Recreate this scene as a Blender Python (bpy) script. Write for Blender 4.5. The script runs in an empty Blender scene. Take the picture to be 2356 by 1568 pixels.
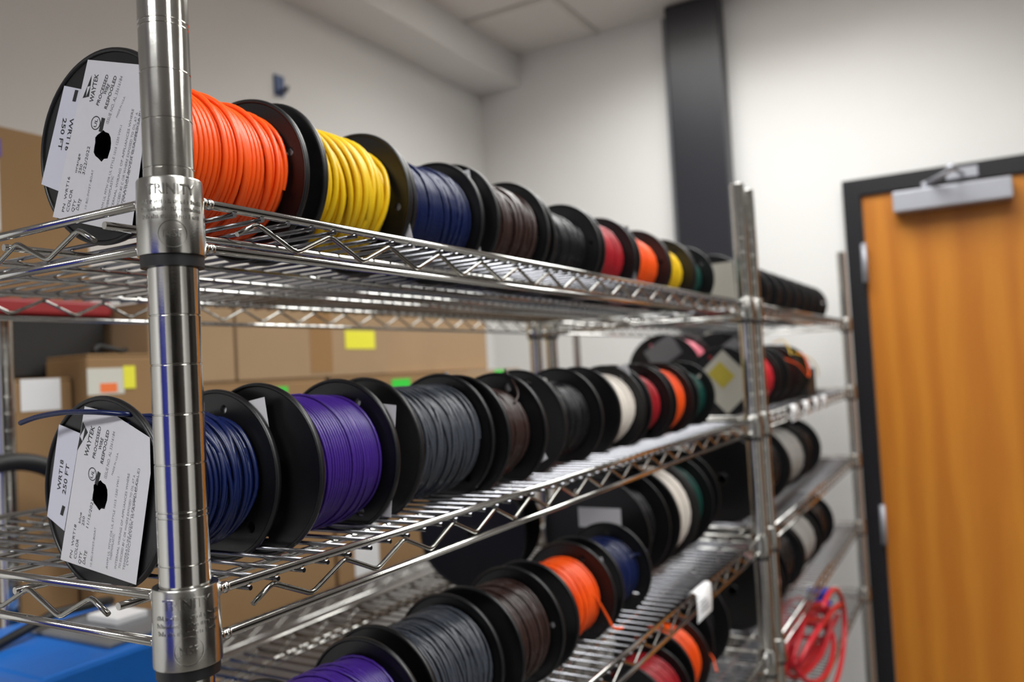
import bpy, bmesh, math, random
import numpy as np
from mathutils import Vector, Matrix, Quaternion

sc = bpy.context.scene
C = sc.collection
PI = math.pi
random.seed(7)

# ------------------------------------------------------------------ camera
CAM = Vector((-0.2831, -0.3642, 1.5165))
YAW, PITCH, ROLL = 0.5207, 0.0374, -0.0551
fw = Vector((math.cos(PITCH) * math.cos(YAW), math.cos(PITCH) * math.sin(YAW), math.sin(PITCH)))
rt = Vector((math.sin(YAW), -math.cos(YAW), 0))
up = rt.cross(fw)
cr, sr = math.cos(ROLL), math.sin(ROLL)
rt, up = rt * cr + up * sr, up * cr - rt * sr
cam_data = bpy.data.cameras.new('camera')
cam_data.sensor_width = 36
cam_data.lens = 1885.07 / 2356 * 36
cam_data.clip_start = 0.02
cam_data.dof.use_dof = True
cam_data.dof.focus_distance = 0.485
cam_data.dof.aperture_fstop = 5.6
cam_data.dof.aperture_blades = 7
cam = bpy.data.objects.new('camera', cam_data)
cam.matrix_world = Matrix(((rt.x, up.x, -fw.x, CAM.x), (rt.y, up.y, -fw.y, CAM.y), (rt.z, up.z, -fw.z, CAM.z), (0, 0, 0, 1)))
C.objects.link(cam)
sc.camera = cam

# ------------------------------------------------------------------ world, exposure, ceiling lamps
world = bpy.data.worlds.new('world')
sc.world = world
world.use_nodes = True
world.node_tree.nodes['Background'].inputs[0].default_value = (0.75, 0.8, 0.9, 1)
world.node_tree.nodes['Background'].inputs[1].default_value = 0.05
sc.view_settings.view_transform = 'Standard'
sc.view_settings.look = 'None'
sc.view_settings.gamma = 1
sc.view_settings.use_curve_mapping = False
sc.view_settings.exposure = 0.0

CEIL = 2.79
# unseen ceiling troffers, second and third added as fill for far wall and spools (tile pitch 0.61): centre x, y, size x, size y, watts
LAMPS = [(1.905, 0.226, 0.56, 1.14, 15), (1.295, -0.384, 0.56, 1.14, 15), (0.075, -0.994, 0.56, 1.14, 25), (1.905, -2.214, 0.56, 1.14, 9), (-2.06, -0.079, 0.56, 1.14, 66), (-0.535, -2.824, 0.56, 1.14, 34)]
for lx, ly, sx, sy, w in LAMPS:
    ld = bpy.data.lights.new('ceiling_lamp', 'AREA')
    ld.shape = 'RECTANGLE'
    ld.size, ld.size_y = sx, sy
    ld.energy = w
    ld.color = (0.99, 1.0, 0.995)
    ld.spread = math.radians(145)
    lo = bpy.data.objects.new('ceiling_lamp', ld)
    lo.location = (lx, ly, CEIL - 0.012)
    C.objects.link(lo)

# ------------------------------------------------------------------ helpers
def tag(o, label=None, cat=None, group=None, kind=None):
    if label: o['label'] = label
    if cat: o['category'] = cat
    if group: o['group'] = group
    if kind: o['kind'] = kind
    return o

def thing(name, label, cat, loc=(0, 0, 0), rot=(0, 0, 0), group=None):
    o = bpy.data.objects.new(name, None)
    o.empty_display_size = 0.02
    C.objects.link(o)
    o.location = loc
    o.rotation_euler = rot
    return tag(o, label, cat, group)

class MB:
    def __init__(s):
        s.v, s.f, s.sm = [], [], []
    def add(s, verts, faces, smooth=True):
        n = len(s.v)
        s.v.extend([tuple(p) for p in verts])
        s.f.extend([tuple(i + n for i in f) for f in faces])
        s.sm.extend([smooth] * len(faces))
        return s
    def box(s, x0, x1, y0, y1, z0, z1):
        v = [(x, y, z) for z in (z0, z1) for y in (y0, y1) for x in (x0, x1)]
        return s.add(v, [(0, 2, 3, 1), (4, 5, 7, 6), (0, 1, 5, 4), (2, 6, 7, 3), (0, 4, 6, 2), (1, 3, 7, 5)], False)
    def tube(s, path, r, seg=8, closed=False, cap=True):
        P = np.array(path, float)
        n = len(P)
        if closed:
            T = np.roll(P, -1, 0) - np.roll(P, 1, 0)
        else:
            T = np.gradient(P, axis=0)
        T /= np.maximum(np.linalg.norm(T, axis=1)[:, None], 1e-9)
        ref = np.array([0, 0, 1.0]) if abs(T[0][2]) < 0.9 else np.array([1.0, 0, 0])
        N = np.cross(ref, T[0]); N /= np.linalg.norm(N)
        a = np.arange(seg) * 2 * PI / seg
        rr = np.broadcast_to(np.asarray(r, float), (n,))
        V = []
        for i in range(n):
            N = N - T[i] * (N @ T[i]); N /= max(np.linalg.norm(N), 1e-9)
            B = np.cross(T[i], N)
            V.append(P[i] + rr[i] * (np.cos(a)[:, None] * N + np.sin(a)[:, None] * B))
        V = np.concatenate(V)
        F = []
        for i in range(n if closed else n - 1):
            j = (i + 1) % n
            for k in range(seg):
                l = (k + 1) % seg
                F.append((i * seg + k, i * seg + l, j * seg + l, j * seg + k))
        s.add(V, F, True)
        if cap and not closed:
            base = len(s.v) - n * seg
            s.f.append(tuple(base + k for k in range(seg))[::-1]); s.sm.append(False)
            s.f.append(tuple(base + (n - 1) * seg + k for k in range(seg))); s.sm.append(False)
        return s
    def lathe(s, prof, seg=24, axis='Z', org=(0, 0, 0), smooth=True, flip=False):
        # prof: list of (radius, height)
        a = np.arange(seg) * 2 * PI / seg
        V = []
        for r, h in prof:
            for t in a:
                p = (r * math.cos(t), r * math.sin(t), h) if axis == 'Z' else (h, r * math.cos(t), r * math.sin(t)) if axis == 'X' else (r * math.sin(t), h, r * math.cos(t))
                V.append((p[0] + org[0], p[1] + org[1], p[2] + org[2]))
        F = []
        for i in range(len(prof) - 1):
            for k in range(seg):
                l = (k + 1) % seg
                F.append((i * seg + k, i * seg + l, (i + 1) * seg + l, (i + 1) * seg + k))
        return s.add(V, F, smooth)
    def ball(s, c, r, seg=10, rings=6, sc_=(1, 1, 1)):
        prof = [(max(1e-5, r * math.sin(PI * i / rings)), -r * math.cos(PI * i / rings)) for i in range(rings + 1)]
        n = len(s.v)
        s.lathe(prof, seg)
        for i in range(n, len(s.v)):
            v = s.v[i]
            s.v[i] = (v[0] * sc_[0] + c[0], v[1] * sc_[1] + c[1], v[2] * sc_[2] + c[2])
        return s
    def poly(s, loops, axis_fn, t):
        """flat plate: 2-D outline loops[0] with holes loops[1:], thickness t; axis_fn(u, v, w) -> xyz"""
        bm = bmesh.new()
        for lp in loops:
            vs = [bm.verts.new((p[0], p[1], 0)) for p in lp]
            for i in range(len(vs)): bm.edges.new((vs[i], vs[(i + 1) % len(vs)]))
        bmesh.ops.triangle_fill(bm, edges=bm.edges[:], use_beauty=True, use_dissolve=False)
        bm.verts.index_update()
        V2 = [(v.co.x, v.co.y) for v in bm.verts]
        F2 = [[v.index for v in f.verts] for f in bm.faces]
        E = [[v.index for v in e.verts] for e in bm.edges if len(e.link_faces) == 1]
        bm.free()
        n = len(V2)
        V = [axis_fn(u, v, 0) for u, v in V2] + [axis_fn(u, v, t) for u, v in V2]
        F = [tuple(f) for f in F2] + [tuple(i + n for i in f[::-1]) for f in F2]
        F += [(a, b, b + n, a + n) for a, b in E]
        s.add(V, F, False)
        return s
    def mesh(s, name='mesh', bevel=0, fix=False):
        m = bpy.data.meshes.new(name)
        m.from_pydata(s.v, [], s.f)
        m.polygons.foreach_set('use_smooth', s.sm)
        if bevel or fix:
            bm = bmesh.new(); bm.from_mesh(m)
            if bevel:
                bmesh.ops.bevel(bm, geom=bm.edges[:], offset=bevel, segments=2, profile=0.5, affect='EDGES')
            bmesh.ops.recalc_face_normals(bm, faces=bm.faces)
            bm.to_mesh(m); bm.free()
        m.update()
        return m
    def build(s, name, mat, parent=None, loc=None, rot=None, bevel=0, fix=False):
        return obj(name, s.mesh(name, bevel, fix), mat, parent, loc, rot)

def obj(name, mesh, mat, parent=None, loc=None, rot=None):
    o = bpy.data.objects.new(name, mesh)
    if mat is not None and not mesh.materials: mesh.materials.append(mat)
    C.objects.link(o)
    if parent: o.parent = parent
    if loc: o.location = loc
    if rot: o.rotation_euler = rot
    return o

# ------------------------------------------------------------------ materials
def srgb(r, g, b):
    f = lambda c: c / 12.92 if c <= 0.04045 else ((c + 0.055) / 1.055) ** 2.4
    return tuple(f(x / 255) for x in (r, g, b)) + (1,)

MATS = {}
def mat(name, col, rough=0.5, metal=0.0, var=0.06, scale=40, bump=0.0, bscale=200, spec=0.5, rvar=0.0, emit=None):
    if name in MATS: return MATS[name]
    m = bpy.data.materials.new(name)
    m.use_nodes = True
    nt = m.node_tree
    b = nt.nodes['Principled BSDF']
    b.inputs['Roughness'].default_value = rough
    b.inputs['Metallic'].default_value = metal
    b.inputs['Specular IOR Level'].default_value = spec
    c = srgb(*col)
    tc = nt.nodes.new('ShaderNodeTexCoord')
    nz = nt.nodes.new('ShaderNodeTexNoise')
    nz.inputs['Scale'].default_value = scale
    nz.inputs['Detail'].default_value = 4
    nt.links.new(tc.outputs['Object'], nz.inputs['Vector'])
    mx = nt.nodes.new('ShaderNodeMix'); mx.data_type = 'RGBA'
    mx.inputs[6].default_value = tuple(x * (1 - var) for x in c[:3]) + (1,)
    mx.inputs[7].default_value = tuple(min(1, x * (1 + var)) for x in c[:3]) + (1,)
    nt.links.new(nz.outputs['Fac'], mx.inputs[0])
    nt.links.new(mx.outputs[2], b.inputs['Base Color'])
    if rvar:
        mr = nt.nodes.new('ShaderNodeMapRange')
        mr.inputs[3].default_value = max(0, rough - rvar); mr.inputs[4].default_value = rough + rvar
        nt.links.new(nz.outputs['Fac'], mr.inputs[0]); nt.links.new(mr.outputs[0], b.inputs['Roughness'])
    if bump:
        n2 = nt.nodes.new('ShaderNodeTexNoise'); n2.inputs['Scale'].default_value = bscale
        nt.links.new(tc.outputs['Object'], n2.inputs['Vector'])
        bp = nt.nodes.new('ShaderNodeBump'); bp.inputs['Strength'].default_value = bump; bp.inputs['Distance'].default_value = 0.002
        nt.links.new(n2.outputs['Fac'], bp.inputs['Height']); nt.links.new(bp.outputs[0], b.inputs['Normal'])
    if emit:
        b.inputs['Emission Color'].default_value = (1, 0.97, 0.9, 1); b.inputs['Emission Strength'].default_value = emit
    MATS[name] = m
    return m

CHROME = mat('chrome_plate', (198, 197, 193), 0.11, 1.0, 0.05, 60, 0.02, 700, rvar=0.05)
STEEL = mat('post_steel', (206, 205, 200), 0.13, 1.0, 0.05, 90, 0.008, 900, rvar=0.04)
COLLAR = mat('collar_steel', (196, 195, 190), 0.2, 1.0, 0.06, 120, 0.02, 900, rvar=0.06)
DECK = mat('deck_chrome_dimmed', (138, 139, 144), 0.12, 1.0, 0.05, 60, rvar=0.04)  # chrome darkened in colour, stands in for the deck's dim reflections
GALV = mat('truss_steel', (160, 159, 154), 0.14, 1.0, 0.06, 90, rvar=0.05)
PLASTIC = mat('black_plastic', (15, 15, 17), 0.36, 0, 0.1, 30, 0.02, 500, rvar=0.06)
SLEEVE = mat('black_sleeve', (14, 14, 16), 0.45)
PAPER = mat('label_paper', (214, 213, 218), 0.6, 0, 0.03, 30, 0.15, 60)
PAPER2 = mat('label_paper_blue_white', (208, 209, 222), 0.55, 0, 0.03, 30, 0.1, 60)
CREAM = mat('label_cream', (205, 203, 192), 0.6, 0, 0.04, 30)
GREYLAB = mat('label_grey', (120, 120, 124), 0.6, 0, 0.04, 30)
INK = mat('print_ink', (28, 28, 32), 0.6, 0, 0.05)
INK2 = mat('print_ink_light', (120, 120, 126), 0.6, 0, 0.05)
CARD = mat('cardboard', (160, 134, 104), 0.85, 0, 0.07, 12, 0.1, 300, spec=0.15)
CARD2 = mat('cardboard_dark', (146, 116, 82), 0.85, 0, 0.07, 12, 0.1, 300, spec=0.15)
TAPE = mat('parcel_tape', (150, 116, 78), 0.3, 0, 0.05, 30)
YSTICK = mat('sticker_yellow', (232, 226, 62), 0.6, 0, 0.03)
GSTICK = mat('sticker_green', (52, 205, 62), 0.6, 0, 0.03)
OSTICK = mat('sticker_orange', (240, 120, 60), 0.6, 0, 0.03)
PURP = mat('purple_tape', (92, 66, 150), 0.45, 0, 0.04)
WHITEPL = mat('white_sheet', (225, 225, 226), 0.6, 0, 0.03)
WALL = mat('wall_paint', (224, 223, 221), 0.8, 0, 0.02, 6, 0.1, 350, spec=0.2)
CEILM = mat('ceiling_tile', (222, 218, 214), 0.9, 0, 0.03, 60, 0.3, 180, spec=0.1)
GRIDM = mat('ceiling_grid', (200, 196, 190), 0.5)
FLOORM = mat('floor_vinyl', (92, 88, 84), 0.35, 0, 0.08, 5)
FRAMEM = mat('door_frame_paint', (20, 20, 24), 0.36, 0, 0.05, 20)
COLM = mat('column_paint', (38, 38, 44), 0.34, 0, 0.06, 12, 0.05, 60)
SILVER = mat('closer_paint', (168, 170, 178), 0.38, 0.3, 0.04, 30)
BLUEM = mat('blue_enamel', (24, 108, 200), 0.35, 0, 0.05, 15)
BLUEREFL = mat('blue_reflector_paint', (24, 36, 150), 0.5, 0, 0.05, 15)  # colour of the added panel mirrored in the chrome
DKGREY = mat('panel_grey', (112, 114, 118), 0.45, 0, 0.08, 30)
BLACKBIN = mat('tote_black', (30, 28, 27), 0.6, 0, 0.1, 12)
REDLID = mat('tote_red', (150, 36, 40), 0.5, 0, 0.06, 15)
RUBBER = mat('black_rubber', (16, 16, 17), 0.55)

def wire_mat(name, col, rough=0.32):
    return mat('insulation_' + name, col, rough, 0, 0.07, 25, rvar=0.05)
WM = {
    'orange': wire_mat('orange', (236, 84, 16)), 'yellow': wire_mat('yellow', (226, 186, 22)),
    'blue': wire_mat('blue', (10, 25, 70), 0.28), 'brown': wire_mat('brown', (50, 33, 29), 0.28),
    'black': wire_mat('black', (20, 20, 23), 0.27), 'red': wire_mat('red', (160, 22, 34)),
    'green': wire_mat('green', (6, 64, 56)), 'purple': wire_mat('purple', (57, 28, 118), 0.3),
    'grey': wire_mat('grey', (58, 62, 70), 0.27), 'white': wire_mat('white', (222, 214, 204)),
    'pink': wire_mat('pink', (216, 120, 134)), 'rose': wire_mat('rose', (186, 34, 46)),
    'clear': wire_mat('clear_grey', (150, 148, 144), 0.25), 'palepink': wire_mat('pale_pink', (176, 130, 130)),
}

def wood_mat():
    m = bpy.data.materials.new('door_wood'); m.use_nodes = True
    nt = m.node_tree; b = nt.nodes['Principled BSDF']
    b.inputs['Roughness'].default_value = 0.38
    tc = nt.nodes.new('ShaderNodeTexCoord')
    mp = nt.nodes.new('ShaderNodeMapping'); mp.inputs['Scale'].default_value = (1, 1, 0.16)
    nt.links.new(tc.outputs['Object'], mp.inputs['Vector'])
    wv = nt.nodes.new('ShaderNodeTexWave'); wv.wave_type = 'BANDS'; wv.bands_direction = 'Y'
    wv.inputs['Scale'].default_value = 3.2; wv.inputs['Distortion'].default_value = 7; wv.inputs['Detail'].default_value = 2.5
    wv.inputs['Detail Scale'].default_value = 1.4
    nt.links.new(mp.outputs[0], wv.inputs['Vector'])
    mp2 = nt.nodes.new('ShaderNodeMapping'); mp2.inputs['Scale'].default_value = (1, 90, 1.6)
    nt.links.new(tc.outputs['Object'], mp2.inputs['Vector'])
    nz = nt.nodes.new('ShaderNodeTexNoise'); nz.inputs['Scale'].default_value = 3; nz.inputs['Detail'].default_value = 5
    nt.links.new(mp2.outputs[0], nz.inputs['Vector'])
    ad = nt.nodes.new('ShaderNodeMath'); ad.operation = 'MULTIPLY_ADD'; ad.inputs[1].default_value = 0.45
    nt.links.new(wv.outputs['Fac'], ad.inputs[0]); nt.links.new(nz.outputs['Fac'], ad.inputs[2])
    rp = nt.nodes.new('ShaderNodeValToRGB')
    rp.color_ramp.elements[0].position = 0.25; rp.color_ramp.elements[0].color = srgb(198, 128, 38)
    rp.color_ramp.elements[1].position = 1.0; rp.color_ramp.elements[1].color = srgb(176, 105, 26)
    nt.links.new(ad.outputs[0], rp.inputs[0]); nt.links.new(rp.outputs[0], b.inputs['Base Color'])
    return m
WOOD = wood_mat()
DARKREFL = mat('dark_reflector_paint', (52, 46, 42), 0.5, 0, 0.1, 6)  # for the added dark panels that the posts reflect

# ------------------------------------------------------------------ room shell
XW, YW = 2.60, 1.375           # far wall, left wall
X0, Y0 = -3.6, -4.0
def struct(name, x0, x1, y0, y1, z0, z1, m, parent=None):
    o = MB().box(x0, x1, y0, y1, z0, z1).build(name, m, parent)
    if parent is None: o['kind'] = 'structure'
    return o
struct('floor', X0 - .1, XW + .1, Y0 - .1, YW + .1, -0.1, 0, FLOORM)
struct('wall_far', XW, XW + 0.1, Y0 - .1, YW + .1, 0, CEIL + .1, WALL)
struct('wall_left', X0 - .1, XW, YW, YW + 0.1, 0, CEIL + .1, WALL)
struct('wall_near', X0 - 0.1, X0, Y0 - .1, YW, 0, CEIL + .1, WALL)
struct('wall_right', X0, XW, Y0 - 0.1, Y0, 0, CEIL + .1, WALL)
struct('trim_1', X0, XW, 1.19, YW, 2.665, CEIL + 0.01, WALL)                    # boxed soffit along the left wall
ceil = struct('ceiling', X0 - .1, XW + .1, Y0 - .1, YW + .1, CEIL + 0.02, CEIL + 0.1, CEILM)
# suspended grid and its tiles
gx = [2.21 - 0.61 * k for k in range(-1, 11)]
gy = [0.836 - 0.61 * k for k in range(-1, 9)]
g = MB()
for x in gx:
    if x < XW: g.box(x - .011, x + .011, Y0, YW, CEIL - 0.002, CEIL + 0.02)
for y in gy:
    if y < YW: g.box(X0, XW, y - .011, y + .011, CEIL - 0.001, CEIL + 0.02)
g.build('ceiling_grid', GRIDM, ceil)
def in_lamp(cx, cy):
    return any(abs(cx - l[0]) < l[2] / 2 and abs(cy - l[1]) < l[3] / 2 for l in LAMPS)
gxs = sorted(gx); gys = sorted(gy)
for i in range(len(gxs) - 1):
    for j in range(len(gys) - 1):
        xa, xb = max(gxs[i] + .0125, X0), min(gxs[i + 1] - .0125, XW)
        ya, yb = max(gys[j] + .0125, Y0), min(gys[j + 1] - .0125, YW)
        if xb - xa < .05 or yb - ya < .05 or in_lamp((xa + xb) / 2, (ya + yb) / 2): continue
        MB().box(xa, xb, ya, yb, CEIL + 0.004, CEIL + 0.018).build('tile', CEILM, ceil)
LAMPM = mat('lamp_diffuser', (240, 240, 236), 0.4, emit=2.5)
for lx, ly, sx, sy, w in LAMPS:
    MB().box(lx - sx / 2, lx + sx / 2, ly - sy / 2, ly + sy / 2, CEIL - 0.008, CEIL + 0.016).build('light_diffuser', LAMPM, ceil)  # glowing panel at every lamp, the added fill ones too
# black steel column standing against the far wall
cb = MB().box(XW - 0.075, XW - 0.0005, 0.352, 0.548, 0, CEIL).build('trim_2', COLM, bevel=0.008)
cb['kind'] = 'structure'
MB().box(XW - 0.05, XW - 0.001, 0.5485, 0.566, 0, CEIL - .03).build('edge_strip', DKGREY, cb)
# made-up blue panel behind the camera, added for the blue streak in the chrome
o = MB().box(X0 + .001, X0 + .03, -0.5, 1.3, 0.0, 1.95).build('blue_reflector', BLUEREFL); o['kind'] = 'structure'
# made-up dark panels out of view, added for dark streaks in the chrome
for nm, a in (('dark_reflector_1', (X0 + .001, X0 + .04, Y0 + .05, -2.3)), ('dark_reflector_2', (X0 + .05, -.5, Y0 + .001, Y0 + .04)), ('dark_reflector_3', (1.7, XW - .05, Y0 + .001, Y0 + .04)), ('dark_reflector_4', (XW - .04, XW - .001, Y0 + .05, -1.15))):
    struct(nm, a[0], a[1], a[2], a[3], 0, 2.3, DARKREFL)
# baseboards
for nm, a in (('baseboard_far', (XW - .012, XW, .6, YW)), ('baseboard_left', (X0, XW - .013, YW - .012, YW))):
    struct(nm, a[0], a[1], a[2], a[3], 0, 0.1, FRAMEM)

# door with its frame, hinges and closer
fy0, fy1, fz = 0.0, -1.02, 2.075
fr = MB()
fr.box(XW - 0.035, XW - .0005, fy0 - 0.052, fy0, 0, fz)
fr.box(XW - 0.035, XW - .0005, fy1, fy1 + 0.052, 0, fz)
fr.box(XW - 0.035, XW - .0005, fy1 + 0.052, fy0 - 0.052, fz - 0.052, fz)
fo = fr.build('trim_4', FRAMEM); fo['kind'] = 'structure'
door = MB().box(XW - 0.022, XW - 0.001, fy1 + 0.055, fy0 - 0.056, 0.01, fz - 0.056).build('door_1', WOOD)
door['kind'] = 'structure'
for z0 in (1.74, 0.905, 0.2):
    h = MB()
    h.lathe([(0.0001, z0), (0.0075, z0), (0.0075, z0 + .125), (0.0001, z0 + .125)], 12, org=(XW - 0.041, fy0 - 0.054, 0))
    h.box(XW - 0.038, XW - 0.0345, fy0 - 0.053, fy0 - 0.044, z0 + .002, z0 + .123)
    h.build('hinge', SILVER, door)
cl = MB().box(XW - 0.085, XW - 0.0225, -0.47, -0.15, 1.945, 2.008).build('door_closer', SILVER, door, bevel=0.004)
tag(cl, 'silver door closer box')
a = MB()
a.lathe([(0.0001, 2.008), (0.013, 2.008), (0.012, 2.03), (0.0001, 2.032)], 14, org=(XW - 0.055, -0.243, 0))
a.tube([(XW - .055, -.243, 2.026), (XW - .16, -.30, 2.028), (XW - .21, -.318, 2.03)], .007, 8)
a.ball((XW - .21, -.318, 2.034), .013)
a.tube([(XW - .21, -.318, 2.038), (XW - .12, -.33, 2.04), (XW - .036, -.345, 2.045)], .006, 8)
a.box(XW - .045, XW - .0352, -.385, -.30, 2.030, 2.062)
a.build('closer_arm', SILVER, cl)

# ------------------------------------------------------------------ chrome wire racks
ZT, Z2, Z3 = 1.6175, 1.4088, 1.1997
SHELVES = [ZT, Z2, Z3, 0.9965, 0.7933]
RR, WR, NR = 0.0026, 0.0015, 0.0022       # rail, deck wire, runner radius
WX0, WP = 0.040, 0.0207                    # first deck wire, pitch
RUN = [0.052, 0.152, 0.21375, 0.2755, 0.3755]
PTOP = 1.8302
def post_mesh(seg):
    prof = [(0.0001, 0.02), (0.011, 0.02), (0.0127, 0.022)]
    g0 = 1.7075
    zs = []
    for k in range(-5, 68):
        z = g0 - k * 0.0254
        if not (0.04 < z < PTOP - .008): continue
        if k % 10 == 0: zs += [z + 0.0014, z - 0.0014]
        else: zs.append(z)
    for z in sorted(zs):
        prof += [(0.0127, z - 0.0005), (0.0122, z - 0.0003), (0.0122, z + 0.0003), (0.0127, z + 0.0005)]
    prof += [(0.0127, PTOP - .0006), (0.0122, PTOP), (0.0001, PTOP)]
    m = MB().lathe(prof, seg, smooth=False)
    # smooth round the tube, crisp at the grooves
    me = m.mesh('post')
    me.polygons.foreach_set('use_smooth', [True] * len(me.polygons))
    me.set_sharp_from_angle(angle=math.radians(30))
    return me
POST_HI, POST_LO = post_mesh(40), post_mesh(16)
foot_m = MB().lathe([(0.0001, 0), (0.016, 0), (0.016, 0.006), (0.008, 0.012), (0.006, 0.03)], 16).mesh('foot')
H0 = -0.0315       # collar bottom relative to rail height
collar_prof = [(0.0131, 0.0078), (0.0160, 0.0080), (0.0164, 0.0072), (0.0170, H0 + .001), (0.0168, H0), (0.0132, H0)]
collar_m = MB().lathe(collar_prof, 40).mesh('collar')
collar_m.set_sharp_from_angle(angle=math.radians(40))
collar_lo = MB().lathe(collar_prof, 16).mesh('collar')
sleeve_m = MB().lathe([(0.0128, H0 - .006), (0.0156, H0 - .006), (0.0158, H0 - .0005), (0.0158, H0), (0.0128, H0)], 40).mesh('sleeve')
sleeve_m.set_sharp_from_angle(angle=math.radians(40))
GAP = 0.0247
TRP = WP * 3
def truss(L, first):
    """zigzag rod of a long or short side, along +X from 0"""
    zt_, zb = -0.0062, -GAP + 0.0044
    pts = []
    xs = first
    # stub below the first peak
    raw = [(first - .015, zt_ - .008)]
    k = 0
    while xs <= L - .05:
        raw.append((xs, zt_))
        if xs + TRP / 2 < L - .045: raw.append((xs + TRP / 2, zb))
        xs += TRP
    raw.append((min(raw[-1][0] + .015, L - .03), zt_ - .008))
    P = []
    for i, (x, z) in enumerate(raw):
        if 0 < i < len(raw) - 1:
            (xa, za), (xb, zb2) = raw[i - 1], raw[i + 1]
            for (xo, zo) in ((xa, za), (xb, zb2)):
                d = math.hypot(xo - x, zo - z); f = min(.0035 / d, .4)
                P.append((x + (xo - x) * f, 0, z + (zo - z) * f))
            P.insert(-1, (x, 0, z + (0.0007 if z < zt_ - .003 else -0.0007)))
        else:
            P.append((x, 0, z))
    return P

def rack(name, label, x0, x1, y0, y1, shelves, hi=True, cat='shelving rack'):
    Lx, Ly = x1 - x0, y1 - y0
    root = thing(name, label, cat, (x0, y0, 0))
    seg = 40 if hi else 16
    corners = [(0, 0), (Lx, 0), (0, Ly), (Lx, Ly)]
    for c in corners:
        p = obj('post', POST_HI if hi else POST_LO, STEEL, root, (c[0], c[1], 0))
        obj('foot', foot_m, SLEEVE, p)
    sg = 10 if hi else 6
    # rails of one shelf
    m = MB()
    e = 0.0205
    for z in (0, -GAP):
        for y in (0, Ly): m.tube([(e, y, z), (Lx - e, y, z)], RR, sg)
        for x in (0, Lx): m.tube([(x, e, z), (x, Ly - e, z)], RR, sg)
    for y in RUN:
        yy = y * Ly / 0.4275
        m.tube([(-.003, yy, -.0078), (Lx + .003, yy, -.0078)], NR, sg)
    # welds and flared webs where rails meet the collars
    for cx, cy in corners:
        for dx, dy in ((1 if cx == 0 else -1, 0), (0, 1 if cy == 0 else -1)):
            for z in (0, -GAP):
                m.ball((cx + dx * .0195, cy + dy * .0195, z), .0037, 10, 6)
                m.ball((cx + dx * .0245, cy + dy * .0245, z), .0033, 10, 6)
            s2 = -GAP / 2
            pts = [(.0158, .0060), (.0172, .0030), (.0195, 0), (.0183, -.004), (.0174, -.008), (.0172, s2), (.0176, -GAP + .008), (.0188, -GAP + .004), (.0200, -GAP), (.0186, -GAP - .004), (.0172, H0 + .001)]
            m.tube([(cx + dx * a_, cy + dy * a_, b_) for a_, b_ in pts], .0022, 8)
    rails = m.mesh('shelf'); rails.materials.append(CHROME)
    tx = MB().tube(truss(Lx, 0.0587), .0016, 8 if hi else 5).mesh('truss'); tx.materials.append(GALV)
    ty = MB().tube([(0, p[0], p[2]) for p in truss(Ly, 0.0804)], .0016, 8 if hi else 5).mesh('truss'); ty.materials.append(GALV)
    wm = MB().tube([(0, -.003, 0), (0, Ly + .003, 0)], WR, 8).mesh('deck_wire'); wm.materials.append(DECK)
    n = int((Lx - .03 - WX0) / WP) + 1
    if not hi:
        b = MB()
        for k in range(n): b.tube([(WX0 + k * WP, -.003, -.0041), (WX0 + k * WP, Ly + .003, -.0041)], WR, 6)
        deck = b.mesh('wire_deck'); deck.materials.append(DECK)
    for z in shelves:
        s = obj('shelf', rails, None, root, (0, 0, z))
        for c in corners:
            co = obj('collar', collar_m if hi else collar_lo, COLLAR, s, (c[0], c[1], 0))
            obj('sleeve', sleeve_m, SLEEVE, s, (c[0], c[1], 0))
        obj('truss', tx, None, s); obj('truss', tx, None, s, (0, Ly, 0))
        obj('truss', ty, None, s); obj('truss', ty, None, s, (Lx, 0, 0))
        if hi:
            for k in range(n): obj('deck_wire', wm, None, s, (WX0 + k * WP, 0, -.0041))
        else:
            d = obj('wire_deck', deck, None, s); d['kind'] = 'stuff'
    return root

XA, XB, XC, DY = 1.1943, 1.263, 2.4307, 0.4275
rack1 = rack('wire_rack', 'chrome wire shelving rack in the foreground carrying rows of colourful wire spools', 0, XA, 0, DY, SHELVES, True)
rack2 = rack('wire_rack', 'chrome wire shelving rack at the far end, next to the wooden door', XB, XC, 0, DY, SHELVES, False)
rack3 = rack('wire_rack', 'chrome wire rack along the left wall, stacked with cardboard boxes', 0.335, 2.14, 0.785, 1.23, [1.095, 0.55], False)
for p in rack3.children:
    if p.name.startswith('post'): p.scale.z = 1.63 / PTOP

# ------------------------------------------------------------------ lettering
def font_mesh(items):
    """items: (text, (u0,v0), (u1,v1), height) -> MB-ready (verts2d, faces)"""
    objs = []
    for t, a, b, h in items:
        cu = bpy.data.curves.new('lettering', 'FONT'); cu.body = t; cu.size = 1; cu.resolution_u = 2
        if t in BOLD: cu.offset = 0.012
        o = bpy.data.objects.new('lettering', cu); C.objects.link(o); objs.append(o)
    bpy.context.view_layer.update()
    dg = bpy.context.evaluated_depsgraph_get()
    V, F = [], []
    for o, (t, a, b, h) in zip(objs, items):
        me = bpy.data.meshes.new_from_object(o.evaluated_get(dg))
        co = np.array([v.co[:2] for v in me.vertices]) if len(me.vertices) else np.zeros((0, 2))
        if len(co):
            x0_, x1_ = co[:, 0].min(), co[:, 0].max()
            a_ = np.array(a); b_ = np.array(b); L = np.linalg.norm(b_ - a_); e1 = (b_ - a_) / L; e2 = np.array([-e1[1], e1[0]])
            q = a_ + ((co[:, 0] - x0_) / (x1_ - x0_) * L)[:, None] * e1 + (co[:, 1] / 0.7 * h)[:, None] * e2
            n = len(V); V.extend(map(tuple, q)); F.extend([tuple(i + n for i in p.vertices) for p in me.polygons])
        bpy.data.meshes.remove(me)
        cu = o.data; bpy.data.objects.remove(o); bpy.data.curves.remove(cu)
    return V, F
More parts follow.
